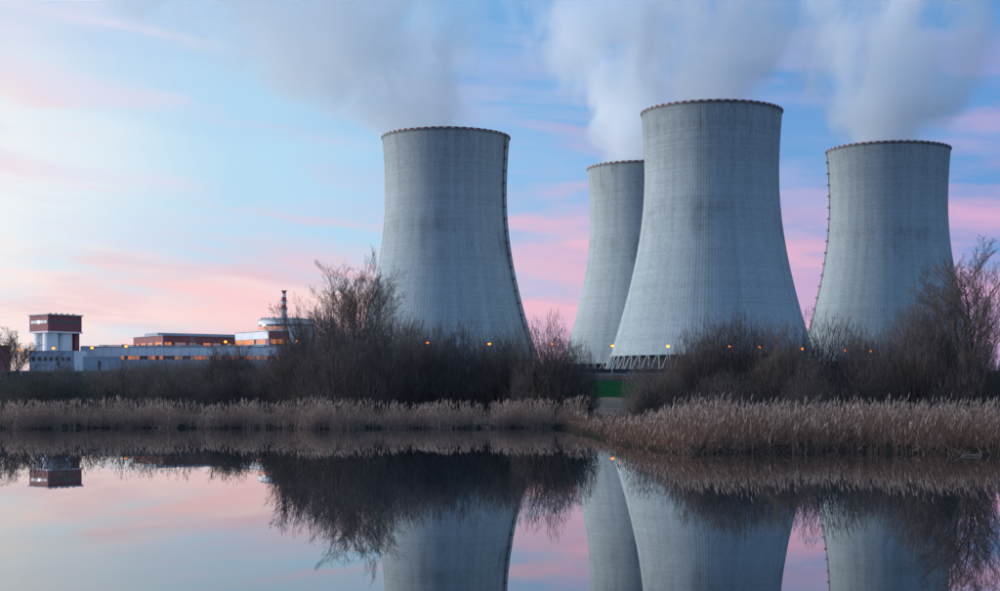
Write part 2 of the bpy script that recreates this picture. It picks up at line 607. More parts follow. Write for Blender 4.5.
# ------------------------------------------------------------------ steam plumes
def plume(key, label, lean, leanp, grow, dens, top, seed, nscale=.028, r0=.86, dip=0.0, yl=0.0):
    x, d = TOWERS[key]
    base = Vector((x, d, TZ0 + TH))
    rr0 = rt * r0
    m = bpy.data.materials.new('steam')
    m.use_nodes = True
    m.node_tree.nodes.clear()
    g = G(m.node_tree)
    tcn = g.n('ShaderNodeTexCoord')
    P = tcn.outputs['Object']
    warp = g.noise(g.v('ADD', P, (seed, seed * 2, 0)), nscale * .55, 2, .5, col=True)
    Pw = g.v('ADD', P, g.v('SCALE', g.v('SUBTRACT', warp, (.5, .5, .5)), 52.0))
    xw, yw, zw = g.sep(Pw)
    x_, y_, z_ = g.sep(P)
    k = g.sm(z_, 0, 30)
    xm = g.m('ADD', x_, g.m('MULTIPLY', k, g.m('SUBTRACT', xw, x_)))
    ym = g.m('ADD', y_, g.m('MULTIPLY', k, g.m('SUBTRACT', yw, y_)))
    zp = g.m('MAXIMUM', z_, 0)
    zn = g.m('DIVIDE', zp, 60)
    ax = g.m('MULTIPLY', g.m('POWER', zn, leanp), lean)
    ay = g.m('MULTIPLY', zn, yl)
    ex = g.m('SUBTRACT', xm, ax)
    ey = g.m('SUBTRACT', ym, ay)
    rho = g.m('SQRT', g.m('ADD', g.m('MULTIPLY', ex, ex), g.m('MULTIPLY', ey, ey)))
    rad = g.m('ADD', rr0, g.m('MULTIPLY', zn, grow * 60))
    q = g.m('DIVIDE', rho, rad)
    n = g.noise(g.comb(g.m('ADD', xw, seed * 3.1), yw, g.m('MULTIPLY', zw, .6)), nscale, 6, .58)
    core = g.m('SUBTRACT', 1.0, q)
    val = g.m('ADD', g.m('MULTIPLY', core, 1.0), g.m('MULTIPLY', g.m('SUBTRACT', n, .5), g.sm(z_, 0, 30, 1.6, 5.0)))
    f = g.sm(val, .05, .85)
    f = g.m('MULTIPLY', f, g.sm(q, 1.22, .8))
    f = g.m('MULTIPLY', f, g.sm(z_, top, top * .6))
    f = g.m('MULTIPLY', f, g.m('DIVIDE', dens, g.m('ADD', 1.0, g.m('MULTIPLY', zn, grow * 1.2))))
    vs = g.n('ShaderNodeVolumePrincipled')
    vs.inputs['Color'].default_value = (.95, .98, 1, 1)
    vs.inputs['Anisotropy'].default_value = 0.0
    g.set(vs.inputs['Density'], f)
    out = g.n('ShaderNodeOutputMaterial')
    g.set(out.inputs['Volume'], vs.outputs[0])
    # the puffed hull that holds it
    zs = np.concatenate([[-5.0, 0.0, 6.0], np.linspace(14, top, 16)])
    rs = random.Random(seed)
    ph = [rs.uniform(0, 6) for _ in range(4)]
    V, nh = [], 40
    for z in zs:
        zz = max(z, 0) / 60
        ct = (lean * zz ** leanp, yl * zz)
        r = (rr0 + grow * 60 * zz) * (1.22 if z > 20 else (1.0 + .22 * max(z, 0) / 20)) + 26 * float(sstep(z, 2, 40))
        r *= 1 if z < top * .75 else (1 - .55 * ((z - top * .75) / (top * .25)) ** 2)
        for i in range(nh):
            a = 2 * PI * i / nh
            w = 1 + (.035 * math.sin(3 * a + ph[0] + z * .05) + .025 * math.sin(5 * a + ph[1] - z * .08)) * float(sstep(z, 10, 40))
            V.append((ct[0] + r * w * math.cos(a), ct[1] + r * w * math.sin(a), z))
    nz = len(zs)
    fs = []
    for j in range(nz - 1):
        for i in range(nh):
            k2 = (i + 1) % nh
            fs.append((j * nh + i, j * nh + k2, (j + 1) * nh + k2, (j + 1) * nh + i))
    fs.append(tuple(range(nh))[::-1])
    fs.append(tuple((nz - 1) * nh + i for i in range(nh)))
    me = bpy.data.meshes.new('steam_plume')
    me.from_pydata(V, [], fs)
    me.materials.append(m)
    me.update()
    o = link('steam_plume', me, None, base)
    tag(o, label, 'steam', 'steam plumes above the cooling towers')


plume('A', 'wide grey-blue steam plume drifting left from the left cooling tower', -76, .7, 1.05, .050, 150, 3.0)
plume('B', 'pale steam column rising from the cooling tower at the back', -14, 1.1, .34, .068, 150, 8.0)
plume('C', 'thin soft steam veil above the nearest largest cooling tower', 0, 1.2, .28, .044, 140, 15.0)
plume('D', 'billowing white steam plume rising from the rightmost cooling tower', -3, 1.0, .46, .066, 150, 21.0)


# ------------------------------------------------------------------ plant buildings at the left
def bbox(name, b, mt, parent, loc=(0, 0, 0)):
    return link(name, b.mesh(name, mt), parent, loc)


def window_row(parent, x0, x1, y, z0, z1, n, lit=.8, axis='x', seed=1, out=-1):
    rs = random.Random(seed)
    step = (x1 - x0) / n
    for q in range(n):
        a, b_ = x0 + step * (q + .08), x0 + step * (q + .92)
        mt = rs.choice(M_LIT) if rs.random() < lit else M_GLASS
        if axis == 'x':
            bb = MB().box(a, b_, y - .12, y + .12, z0, z1)
        else:
            bb = MB().box(y - .12, y + .12, a, b_, z0, z1)
        bbox('window', bb, mt, parent)


# maroon block on silos
d = 1010
S = d / F
th = R(33)
t = thing('silo_building', 'maroon block raised on pale concrete silos at far left', 'building', (px_x(48, d), d, TZ0), th + R(16.4))
zb = lambda py: py_z(py, d) - TZ0
a_, b_ = 33 * S / math.cos(th), 18 * S / math.sin(th)
bbox('upper_block', MB().box(0, a_, 0, b_, zb(331), zb(315)), M_MAROON, t)
rf = bbox('roof', MB().box(-.8, a_ + .8, -.8, b_ + .8, zb(315), zb(313.8)), M_ROOF, t)
for q in range(5):
    bbox('roof_vent', MB().box(2 + q * 4.4, 3.2 + q * 4.4, 1, 2.2, zb(313.8), zb(313.8) + .8), M_ROOF, rf)
bbox('lower_ledge', MB().box(-.6, a_ + .6, -.6, b_ + .6, zb(332.4), zb(331)), M_PALE, t)
for q in range(8):
    w = (a_ - 2.4) / 8
    bbox('window', MB().box(1.2 + q * w, 1.2 + (q + .88) * w, -.1, .1, zb(323.0), zb(319.6)), M_GLASS, t)
for q in range(5):
    w = (b_ - 3) / 5
    bbox('window', MB().box(-.1, .1, 1.5 + q * w, 1.5 + (q + .88) * w, zb(323.0), zb(320)), M_PALE if q != 2 else M_GLASS, t)
for (cx, cy_) in ((5.5, 5.5), (16.2, 5.5), (5.5, 16), (16.2, 16)):
    bbox('silo', MB().lathe([(5.0, zb(372)), (5.0, zb(331.6))], 24), M_PALE, t, (cx, cy_, 0))
bbox('stair_shaft', MB().box(a_ - 3.6, a_ - .4, 2, b_ - 2, zb(374), zb(331.8)), M_MAROON, t)

d = 985
S = d / F
t = thing('plant_annex', 'pale blue low building at the foot of the silo building', 'building', (px_x(78, d), d, TZ0), R(10))
zb = lambda py: py_z(py, d) - TZ0
bbox('wall', MB().box(-30, -2, 0, 14, -6, zb(351.5)), M_BLUEG, t)
bbox('wall', MB().box(-2.1, 4.5, -2.5, 13, -6, zb(351.0)), M_PALE, t)
bbox('roof', MB().box(-30.4, -2.2, -.4, 14.4, zb(351.5), zb(350.9)), M_ROOF, t)
for q in range(7):
    bbox('window', MB().box(-28.5 + q * 3.6, -26.2 + q * 3.6, -.1, .1, zb(361), zb(357)), M_GLASS, t)

d = 1030
t = thing('storage_tank', 'round blue-grey tank just right of the silo building', 'tank', (px_x(86.5, d), d, TZ0))
zb = lambda py: py_z(py, d) - TZ0
bbox('tank_shell', MB().lathe([(3.9, -3), (3.9, zb(347)), (3.4, zb(346))], 28), M_BLUEG, t)
bbox('roof_rim', MB().lathe([(4.05, zb(347.5)), (4.05, zb(346.9))], 28), M_GREY, t)
d = 960
t = thing('pump_house', 'flat blue-grey pump house below the long pale hall', 'building', (px_x(83, d), d, TZ0), R(3))
zb = lambda py: py_z(py, d) - TZ0
bbox('wall', MB().box(0, 22, 0, 9, -6, zb(356.8)), M_BLUEG, t)
bbox('roof', MB().box(-.4, 22.4, -.4, 9.4, zb(356.8), zb(356)), M_PALE, t)
for q in range(6):
    bbox('pilaster', MB().box(1 + q * 3.8, 1.6 + q * 3.8, -.3, .1, -6, zb(357)), M_GREY, t)
bbox('door', MB().box(8.6, 11.0, -.14, .1, -6, zb(361)), M_GLASS, t)

# long low pale hall
d = 1060
S = d / F
x0, x1 = px_x(91, d), px_x(300, d)
t = thing('long_hall', 'long low pale hall with a strip of lit orange windows', 'building', (x0, d, TZ0), R(1))
zb = lambda py: py_z(py, d) - TZ0
Lh = x1 - x0
bbox('lower_wall', MB().box(0, Lh, 0, 30, -6, zb(359.5)), M_BLUEG, t)
bbox('upper_wall', MB().box(-.3, Lh + .3, -.5, 30.5, zb(355.8), zb(347.2)), M_PALE, t)
bbox('roof_edge', MB().box(-.6, Lh + .6, -.8, 30.8, zb(347.2), zb(346.2)), M_GREY, t)
bbox('back_wall', MB().box(0.2, Lh - .2, .5, 29.5, zb(359.5), zb(355.8)), M_GREY, t)
window_row(t, 20, Lh - 1, .3, zb(359.3), zb(356), 46, .62, seed=4)
for q in range(11):
    bbox('roof_unit', MB().box(8 + q * 12.3, 10.2 + q * 12.3 + (q % 3), 3, 6, zb(346.2), zb(346.2) + .9 + .5 * (q % 2)), M_GALV if q % 2 else M_PALE, t)
bbox('roof_pipe', MB().tube([(5, 1.2, zb(346.2) + .6), (Lh - 5, 1.2, zb(346.2) + .6)], .3, 8), M_GALV, t)
for q in range(24):
    bbox('panel_joint', MB().box(q * 6 + 2, q * 6 + 2.25, -.56, -.4, zb(355.6), zb(347.4)), M_GREY, t)

# turbine hall, maroon
d = 1130
S = d / F
th = R(24)
t = thing('turbine_hall', 'long maroon turbine hall with lit windows and grey roof monitor', 'building', (px_x(163, d), d, TZ0), th + R(12.3))
zb = lambda py: py_z(py, d) - TZ0
a_, b_ = 80 * S / math.cos(th), 30 * S / math.sin(th)
bbox('wall', MB().box(0, a_, 0, b_, -6, zb(335.6)), M_MAROON, t)
bbox('roof_edge', MB().box(-.5, a_ + .5, -.5, b_ + .5, zb(335.6), zb(335.0)), M_ROOF, t)
bbox('roof_monitor', MB().box(2, a_ + 3, b_ * .25, b_ * .7, zb(335.0), zb(332)), M_ROOF, t)
for q in range(22):
    bbox('monitor_pane', MB().box(3.2 + q * 2.9, 5.4 + q * 2.9, b_ * .25 - .12, b_ * .25 + .1, zb(334.2), zb(332.8)), M_BLUEG, t)
window_row(t, 1, a_ - 1, 0, zb(345.2), zb(342.2), 22, .72, seed=9)
window_row(t, 1, b_ - 1, 0, zb(345.2), zb(342.0), 12, .85, axis='y', seed=12)
bbox('down_pipe', MB().box(22, 22.6, -.5, 0, -6, zb(336)), M_GALV, t)
bbox('down_pipe', MB().box(23.8, 24.4, -.5, 0, -6, zb(336)), M_GALV, t)

# reactor block and containment
d = 1090
S = d / F
th = R(38)
t = thing('reactor_block', 'pale stepped plant block with maroon side wall and lit window band', 'building', (px_x(269, d), d, TZ0), R(30 + 8.5))
zb = lambda py: py_z(py, d) - TZ0
b2 = 35 * S / math.sin(R(30)) * .6
th = R(30)
bL = 34.5 * S / math.sin(th)
aL = 30 * S / math.cos(th)
bbox('pale_wall', MB().box(-.2, aL - 1, 1.0, bL, zb(338.4), zb(331.2)), M_PALE, t)
bbox('maroon_wall', MB().box(0, aL, -.1, 1.0, -6, zb(331.0)), M_MAROON, t)
bbox('lower_wall', MB().box(.1, aL - 1.2, 1.0, bL - .2, -6, zb(338.4)), M_BLUEG, t)
window_row(t, 1.4, bL - .6, .05, zb(343.6), zb(338.8), 14, .9, axis='y', seed=15)
window_row(t, 1, aL - 1, -.15, zb(343.4), zb(339), 10, .75, seed=18)
bbox('roof', MB().box(-.5, aL + .2, -.4, bL + .4, zb(331.0), zb(330.5)), M_ROOF, t)

d = 1120
S = d / F
xc = px_x(287, d)
t = thing('reactor_dome', 'round pale reactor building with flat dome and orange-lit band', 'building', (xc, d, TZ0))
zb = lambda py: py_z(py, d) - TZ0
rc = 28 * S
bbox('drum_wall', MB().lathe([(rc, -6), (rc, zb(321.2))], 56), M_PALE, t)
bbox('drum_cornice', MB().lathe([(rc + .5, zb(321.2)), (rc + .5, zb(320.2))], 56), M_GREY, t)
bbox('dark_band', MB().lathe([(rc + .2, zb(327.0)), (rc + .2, zb(325.4))], 56), M_GLASS, t)
bbox('dome', MB().lathe([(rc - 1, zb(320.2)), (rc * .93, zb(319.4)), (rc * .7, zb(318.5)), (rc * .35, zb(318.0)), (.5, zb(317.9))], 56), M_ROOF, t)
for q in range(12):
    a = R(-172 + q * 8)
    w = MB().box(-1.35, 1.35, -.25, .25, zb(330.8), zb(327.4)).mesh('window', M_LIT[2] if q % 4 else M_LIT[1])
    link('window', w, t, (rc * math.cos(a) * 1.003, rc * math.sin(a) * 1.003, 0), a + PI / 2)
for q in range(5):
    a = R(-165 + q * 13)
    bbox('roof_vent', MB().box(-.6, .6, -.6, .6, zb(320.2), zb(320.2) + 1.3), M_GALV, t, ((rc - 2) * math.cos(a), (rc - 2) * math.sin(a), 0))

# vent stack
t = thing('vent_stack', 'slim chimney banded red and white rising from the reactor dome', 'chimney', (px_x(284, 1110), 1110, TZ0))
d = 1110
zb = lambda py: py_z(py, d) - TZ0
zt, zo = zb(290.5), zb(318.6)
bands = [(zo - 3, zb(309), M_PALE), (zb(309), zb(305), M_REDL), (zb(305), zb(301), M_PALE), (zb(301), zb(297.3), M_REDL),
         (zb(297.3), zb(293.7), M_PALE), (zb(293.7), zt, M_REDL)]
rz_ = lambda z: 1.95 - .55 * (z - zo) / (zt - zo)
for (za, zc, mt) in bands:
    o = bbox('stack_section', MB().lathe([(rz_(za), za), (rz_(zc), zc)], 20), mt, t)
for py in (309, 301, 291.2):
    z = zb(py)
    bbox('gallery', MB().lathe([(rz_(z), z - .15), (rz_(z) + .9, z - .1), (rz_(z) + .9, z + .5), (rz_(z) + .8, z + .5), (rz_(z), z + .1)], 20), M_GALV, t)
# dark block at the frame's left edge
d = 900
t = thing('dark_shed', 'small dark maroon shed cut by the left picture edge', 'building', (px_x(-14, d), d, TZ0))
zb = lambda py: py_z(py, d) - TZ0
bbox('wall', MB().box(0, 11.5, 0, 9, -5, zb(346.2)), M_MAROON, t)
bbox('roof', MB().box(-.4, 11.9, -.4, 9.4, zb(346.2), zb(345.2)), M_STEEL, t)

# ------------------------------------------------------------------ roadside: guard rail, wall, lamps
gy_ = 736.0
gzr = gz_at(0, gy_)
t = thing('guard_rail', 'galvanised guard rail along the road below the cooling towers', 'guard rail', (0, gy_, gzr))
bbox('rail', MB().box(-200, 110, -.06, .06, .52, .95), M_GALV, t)
bbox('rail', MB().box(-200, 110, -.05, .05, 1.3, 1.55), M_GALV, t)
ME_GP = MB().box(-.09, .09, .07, .2, -.6, 1.6).mesh('post', M_GALV)
for q in range(78):
    link('post', ME_GP, t, (-199 + q * 4, 0, 0))
t = thing('boundary_wall', 'low dark concrete wall running before the tower bases', 'wall', (0, 800, gz_at(0, 800)))
M_DWALL = plain('dark_wall', (.07, .06, .06), .2, .5)
ME_WP = MB().box(-2.9, 2.9, -.12, .12, -.6, 2.2).mesh('wall_panel', M_DWALL)
ME_WC = MB().box(-.22, .22, -.24, .24, -.6, 2.5).mesh('wall_post', M_DWALL)
for q in range(56):
    link('wall_panel', ME_WP, t, (-160 + q * 6.2, 0, 0))
    link('wall_post', ME_WC, t, (-163.1 + q * 6.2, 0, 0))

d = 760
LH = 13.2
ME_POLE = MB().tube([(0, 0, -.5), (0, 0, 6), (0, 0, LH)], [.17, .13, .09], 8).mesh('pole', M_GALV)
ME_ARM = MB().tube([(0, 0, LH - .1), (0, -.5, LH + .45), (0, -1.6, LH + .7)], .07, 6).mesh('arm', M_GALV)
ME_HEAD = MB().box(-.32, .32, -2.6, -1.4, LH + .62, LH + .82).box(-.24, .24, -2.5, -1.5, LH + .82, LH + .92).mesh('lamp_housing', M_STEEL)
bm_ = MB().lathe([(.2, -1.0), (.55, -.85), (.72, -.45), (.55, 0.0)], 14)
ME_BULB = bm_.mesh('lamp_bowl', M_SODIUM)
ME_BULB2 = bm_.mesh('lamp_bowl', M_SODIUM2)
LAMPS = [(20, 349, 0, 'street lamp seen through the tree at the far left edge'),
         (53.5, 347.5, 1, 'bright street lamp in front of the silo columns'),
         (92, 347, 1, 'street lamp just right of the silo building and tank'),
         (126, 345.5, 1, 'street lamp at the left end of the maroon turbine hall'),
         (225.5, 341, 1, 'bright street lamp before the long side of the turbine hall'),
         (297, 340.5, 0, 'street lamp half lost in twigs below the striped chimney'),
         (427, 342, 0, 'street lamp before the foot of the left cooling tower'),
         (489.5, 343, 0, 'street lamp below the right flank of the left cooling tower'),
         (552, 343.5, 1, 'street lamp against pink sky between left and back towers'),
         (612.5, 345, 1, 'bright street lamp where the two overlapping towers meet'),
         (668, 345.5, 0, 'street lamp over the slanting legs of the nearest tower'),
         (730, 346, 0, 'street lamp before the middle of the nearest tower'),
         (759.5, 346.5, 0, 'dimmer street lamp right of the nearest tower middle'),
         (802, 348, 1, 'street lamp at the right foot of the nearest tower'),
         (845.5, 349.5, 0, 'street lamp before the left foot of the rightmost tower'),
         (870, 350.5, 0, 'street lamp before the middle of the rightmost tower'),
         (950.5, 353.5, 1, 'street lamp right of the rightmost tower among bare twigs'),
         (978, 355, 0, 'street lamp behind the big bare tree at right')]
for (px, py, br, label) in LAMPS:
    dd = 757.0
    x = px_x(px, dd - 2)
    gz0 = gz_at(x, dd)
    want = py_z(py, dd - 2)
    dz_ = want - (gz0 + LH + .55)
    t = thing('street_lamp', label, 'street lamp', (x, dd, gz0 + dz_), 0, 'sodium street lamps along the plant road')
    if dz_ > 0.4:
        link('pole_foot', MB().box(-.25, .25, -.25, .25, -dz_ - .4, .1).mesh('pole_foot', M_GREY), t)
    link('pole', ME_POLE, t)
    link('arm', ME_ARM, t)
    hd = link('lamp_housing', ME_HEAD, t)
    link('lamp_bowl', ME_BULB2 if br else ME_BULB, hd, (0, -2.0, LH + .61))


# ------------------------------------------------------------------ bare trees and shrubs
def prisms(P0, P1, R0, R1):
    P0, P1 = np.asarray(P0, float), np.asarray(P1, float)
    R0, R1 = np.asarray(R0, float)[:, None], np.asarray(R1, float)[:, None]
    d = P1 - P0
    d /= np.maximum(np.linalg.norm(d, axis=1, keepdims=True), 1e-6)
    ref = np.where(np.abs(d[:, 2:3]) < .9, np.array([[0, 0, 1.]]), np.array([[1., 0, 0]]))
    u = np.cross(d, ref)
    u /= np.linalg.norm(u, axis=1, keepdims=True)
    w = np.cross(d, u)
    n = len(P0)
    V = np.empty((n, 6, 3))
    for i in range(3):
        a = 2 * PI * i / 3
        off = u * math.cos(a) + w * math.sin(a)
        V[:, i] = P0 + off * R0
        V[:, 3 + i] = P1 + off * R1
    b = np.arange(n)[:, None] * 6
    Q = np.concatenate([b + np.array([[i, (i + 1) % 3, 3 + (i + 1) % 3, 3 + i]]) for i in range(3)])
    return V.reshape(-1, 3), Q


def unit(v):
    return v / max(np.linalg.norm(v), 1e-9)


def grow(rs, out, p, d, length, r, lvl, maxl, spec):
    """one branch, then its children; out[0] limbs, out[1] twigs"""
    nseg = spec['seg'][lvl]
    pts, dirs = [np.array(p, float)], []
    d = unit(np.array(d, float))
    wob = spec['wob'][lvl]
    for s in range(nseg):
        d = unit(d + rs.normal(0, wob, 3) + np.array([0, 0, spec['up'][lvl]]))
        pts.append(pts[-1] + d * (length / nseg))
        dirs.append(d)
    tgt = out[0] if lvl <= spec['limb'] else out[1]
    tip = .35 if lvl < maxl else .5
    for s in range(nseg):
        ra = r * (1 - (1 - tip) * s / nseg)
        rb_ = r * (1 - (1 - tip) * (s + 1) / nseg)
        tgt.append((pts[s], pts[s + 1], ra, rb_))
    if lvl == maxl:
        return
    n = spec['n'][lvl]
    n = max(1, int(round(n * rs.uniform(.8, 1.2))))
    for q in range(n):
        f = spec['from'][lvl] + (1 - spec['from'][lvl]) * (q + rs.uniform(0, 1)) / n
        s = min(int(f * nseg), nseg - 1)
        base = pts[s] + (pts[s + 1] - pts[s]) * (f * nseg - s)
        dd = dirs[s]
        side = unit(np.cross(dd, rs.normal(0, 1, 3)))
        an = R(rs.uniform(*spec['ang'][lvl]))
        nd = dd * math.cos(an) + side * math.sin(an)
        ln = length * rs.uniform(*spec['len'][lvl]) * (1.15 - .6 * f)
        grow(rs, out, base, nd, ln, max(r * spec['rr'][lvl] * (1 - .4 * f), spec['rmin']), lvl + 1, maxl, spec)


SHRUB = dict(seg=[6, 3, 2, 1], wob=[.06, .09, .12, .1], up=[.07, .10, .12, .1], limb=0, n=[11, 8, 5], ang=[(14, 32), (14, 36), (12, 36)],
             len=[(.26, .42), (.35, .55), (.4, .7)], rr=[.42, .5, .7], rmin=.0075)
SHRUB['from'] = [.18, .15, .15]
TREE = dict(seg=[7, 5, 4, 2, 1], wob=[.06, .13, .16, .16, .1], up=[.05, .13, .14, .12, .10], limb=1, n=[12, 9, 7, 4], ang=[(20, 44), (20, 42), (18, 40), (16, 38)],
            len=[(.42, .68), (.34, .6), (.34, .6), (.4, .7)], rr=[.45, .45, .5, .6], rmin=.010)
TREE['from'] = [.22, .2, .15, .15]
BIRCH = dict(seg=[7, 3, 2, 1], wob=[.04, .10, .14, .1], up=[.05, .12, .1, .05], limb=0, n=[26, 7, 4], ang=[(22, 42), (20, 42), (18, 42)],
             len=[(.16, .30), (.35, .6), (.4, .7)], rr=[.35, .5, .6], rmin=.008)
BIRCH['from'] = [.2, .15, .15]


def make_plant(kind, seed, H, Wd, nst=16, mt_twig=None, mt_bark=None, thick=1.0):
    rs = np.random.default_rng(seed)
    out = ([], [])
    if kind == 'shrub':
        for q in range(nst):
            a = rs.uniform(0, 2 * PI)
            rad = math.sqrt(rs.uniform(0, 1))
            tilt = rad * .62 * (Wd / H) * .9
            p = np.array([math.cos(a) * rad * Wd * .22, math.sin(a) * rad * Wd * .22, -.3])
            dd = np.array([math.cos(a) * tilt, math.sin(a) * tilt, 1.0])
            L = H * rs.uniform(.62, .88) * (1 - .22 * rad * rad)
            out[0].append((np.array([0, 0, -.25]), p, .12, .10))
            grow(rs, out, p, dd, L, .035 * thick * H / 8 + .02, 0, 3, SHRUB)
    elif kind == 'tree':
        for q in range(nst):
            a = rs.uniform(0, 2 * PI)
            ti = 0.05 if nst == 1 else rs.uniform(.05, .42)
            dd = np.array([math.cos(a) * ti, math.sin(a) * ti, 1.0])
            grow(rs, out, (0, 0, -.4), dd, H * (.9 if nst == 1 else rs.uniform(.75, .92)), .020 * H * thick / math.sqrt(nst) ** .8, 0, 4, TREE)
    else:
        for q in range(nst):
            grow(rs, out, (rs.normal(0, .8) * (nst > 1), rs.normal(0, .8) * (nst > 1), -.4), (rs.normal(0, .05), rs.normal(0, .05), 1), H * rs.uniform(.85, 1.0), .010 * H, 0, 3, BIRCH)
    res = []
    for lst, nm, mt in ((out[0], 'trunk', mt_bark or M_BARK), (out[1], 'crown', mt_twig or M_TWIG)):
        P0, P1, R0, R1 = zip(*lst)
        V, Q = prisms(P0, P1, R0, R1)
        res.append((V, Q, nm, mt))
    allz = np.concatenate([res[0][0], res[1][0]])
    top = np.percentile(allz[:, 2], 98.6)
    wid = np.percentile(np.abs(allz[:, 0]), 98)
    kz = H / top
    kx = (Wd / 2) / wid
    ms = []
    for V, Q, nm, mt in res:
        V = V.copy()
        V[:, 2] *= kz
        V[:, 0] *= kx
        V[:, 1] *= kx
        ms.append((nm, mesh_np(nm, V, Q, [mt])))
    return ms


def ribbons(P0, P1, r, rs):
    d = P1 - P0
    d /= np.maximum(np.linalg.norm(d, axis=1, keepdims=True), 1e-6)
    u = np.cross(d, rs.normal(0, 1, d.shape))
    u /= np.maximum(np.linalg.norm(u, axis=1, keepdims=True), 1e-6)
    r = np.asarray(r)[:, None]
    n_ = len(P0)
    V = np.stack([P0 - u * r, P0 + u * r, P1 + u * r * .3, P1 - u * r * .3], 1).reshape(-1, 3)
    return V, np.arange(n_ * 4).reshape(n_, 4)


def dome_arrays(rs, H, Wd, n, r=.011, lobes=.16, forks=3):
    """fine twigs filling an uneven dome"""
    ph = rs.uniform(0, 6.28, 6)
    zen_ = np.arccos(rs.uniform(.02, 1, n))
    a = rs.uniform(0, 2 * PI, n)
    k = 1 + lobes * (np.sin(2 * a + ph[0]) * np.sin(zen_ * 2 + ph[1]) + .7 * np.sin(3 * a + ph[2] + 4 * zen_) + .5 * np.sin(5 * a + ph[3]) * np.sin(zen_ * 5 + ph[4]))
    rad = rs.uniform(.1, 1, n) ** .42
    k = k * rad * rs.normal(1, .035, n)
    P = np.stack([np.sin(zen_) * np.cos(a) * Wd / 2 * k, np.sin(zen_) * np.sin(a) * Wd / 2 * k, np.cos(zen_) * H * k], -1)
    base = np.array([0, 0, -.25 * H])
    dr = P - base
    dr /= np.linalg.norm(dr, axis=1, keepdims=True)
    dr = dr * .9 + rs.normal(0, .22, (n, 3)) + np.array([0, 0, .35])
    dr /= np.linalg.norm(dr, axis=1, keepdims=True)
    L = H * .09 * rs.uniform(.5, 1.3, n)
    P0 = P - dr * (L * .9)[:, None]
    P0[:, 2] = np.maximum(P0[:, 2], -.1)
    P1 = P0 + dr * L[:, None]
    rr_ = r * rs.uniform(.6, 1.3, n)
    V1, Q1 = prisms(P0, P1, rr_, rr_ * .55)
    Vs, Qs, off = [V1], [Q1], len(V1)
    for q in range(forks):
        f = rs.uniform(.25, 1, n)[:, None]
        b0 = P0 + (P1 - P0) * f
        d2 = dr + rs.normal(0, .38, (n, 3)) + np.array([0, 0, .12])
        d2 /= np.linalg.norm(d2, axis=1, keepdims=True)
        V2, Q2 = ribbons(b0, b0 + d2 * (L * rs.uniform(.35, .8, n))[:, None], rr_ * .62, rs)
        Vs.append(V2)
        Qs.append(Q2 + off)
        off += len(V2)
    # prisms and ribbons are all quads
    return np.concatenate(Vs), np.concatenate(Qs)


def dome_shrub(seed, H, Wd, n, mt_twig, r=.012, lobes=.16):
    """rounded bare shrub: stems fanning from the root under a twig dome"""
    rs = np.random.default_rng(seed)
    V, Q = dome_arrays(rs, H, Wd, n, r, lobes)
    crown = mesh_np('crown', V, Q, [mt_twig])
    out = ([], [])
    for q in range(34):
        a = rs.uniform(0, 2 * PI)
        rad = math.sqrt(rs.uniform(0, 1))
        p = np.array([math.cos(a) * rad * Wd * .10, math.sin(a) * rad * Wd * .10, -.3])
        out[0].append((np.array([0, 0, -.25]), p, .12, .10))
        ti = rad * .75 * Wd / H * .8
        grow(rs, out, p, (math.cos(a) * ti, math.sin(a) * ti, 1), H * rs.uniform(.6, .82) * (1 - .2 * rad * rad), .05, 0, 1, STEMS)
    P0, P1, R0, R1 = zip(*(out[0] + out[1]))
    V, Q = prisms(P0, P1, R0, R1)
    return [('trunk', mesh_np('trunk', V, Q, [M_BARK])), ('crown', crown)]


STEMS = dict(SHRUB)
STEMS.update(seg=[6, 4], n=[5], ang=[(14, 34)], len=[(.35, .55)], wob=[.06, .08], up=[.06, .08], limb=1)
PLANTS = []


def plant(ms, name, label, cat, px, d, top_py, rz, base_hw=None, group=None, sx=1.0, H0=None):
    x = px_x(px, d)
    g0 = gz_at(x, d)
    want = py_z(top_py, d) - g0
    s = want / H0 * (1.04 if name == 'bare_shrub' else 1.0)
    t = thing(name, label, cat, (x, d, g0), rz, group)
    t.scale = (s * sx, s * sx, s)
    for nm, me in ms:
        link(nm, me, t)
    return t


sh = [dome_shrub(100 + i, 8.0, w, n_, m_, lobes=lo) for i, (w, n_, m_, lo) in enumerate(
    ((7.5, 7800, M_TWIG, .12), (9.5, 10000, M_TWIG, .11), (6.5, 5400, M_TWIGB, .15), (11.0, 13000, M_TWIGD, .10)))]
tr_big = make_plant('tree', 211, 20.0, 15.5, 7, M_TWIG, thick=.7)
tr_right = make_plant('tree', 229, 13.0, 11.0, 4, M_TWIGB, thick=.8)
tr_left = make_plant('tree', 233, 12.0, 13.0, 3, M_TWIG)
tr_birch = make_plant('birch', 244, 12.0, 3.6, 1, M_TWIGB)
G1, G2 = 'bare shrubs on the left bank', 'bare shrubs on the right bank'
plant(tr_big, 'bare_tree', 'tall bare tree left of the left cooling tower, tallest on that bank', 'tree', 349, 214, 266, .4, H0=20, sx=1.0)
plant(tr_left, 'bare_tree', 'smaller dense bare tree below the striped chimney', 'tree', 318, 205, 303, 2.1, H0=12, sx=.6)
plant(sh[3], 'bare_shrub', 'broad dark bare shrub below the tall bare tree', 'shrub', 338, 150, 318, .3, H0=8, sx=1.15, group=G1)
plant(sh[1], 'bare_shrub', 'bare shrub between the tall bare tree and left tower', 'shrub', 396, 152, 322, 1.3, H0=8, group=G1)
plant(sh[0], 'bare_shrub', 'bare shrub before the left foot of the left tower', 'shrub', 430, 146, 328, 4.0, H0=8, group=G1)
plant(sh[2], 'bare_shrub', 'narrow bare shrub before the middle of left tower', 'shrub', 463, 150, 333, 2.2, H0=8, sx=1.15, group=G1)
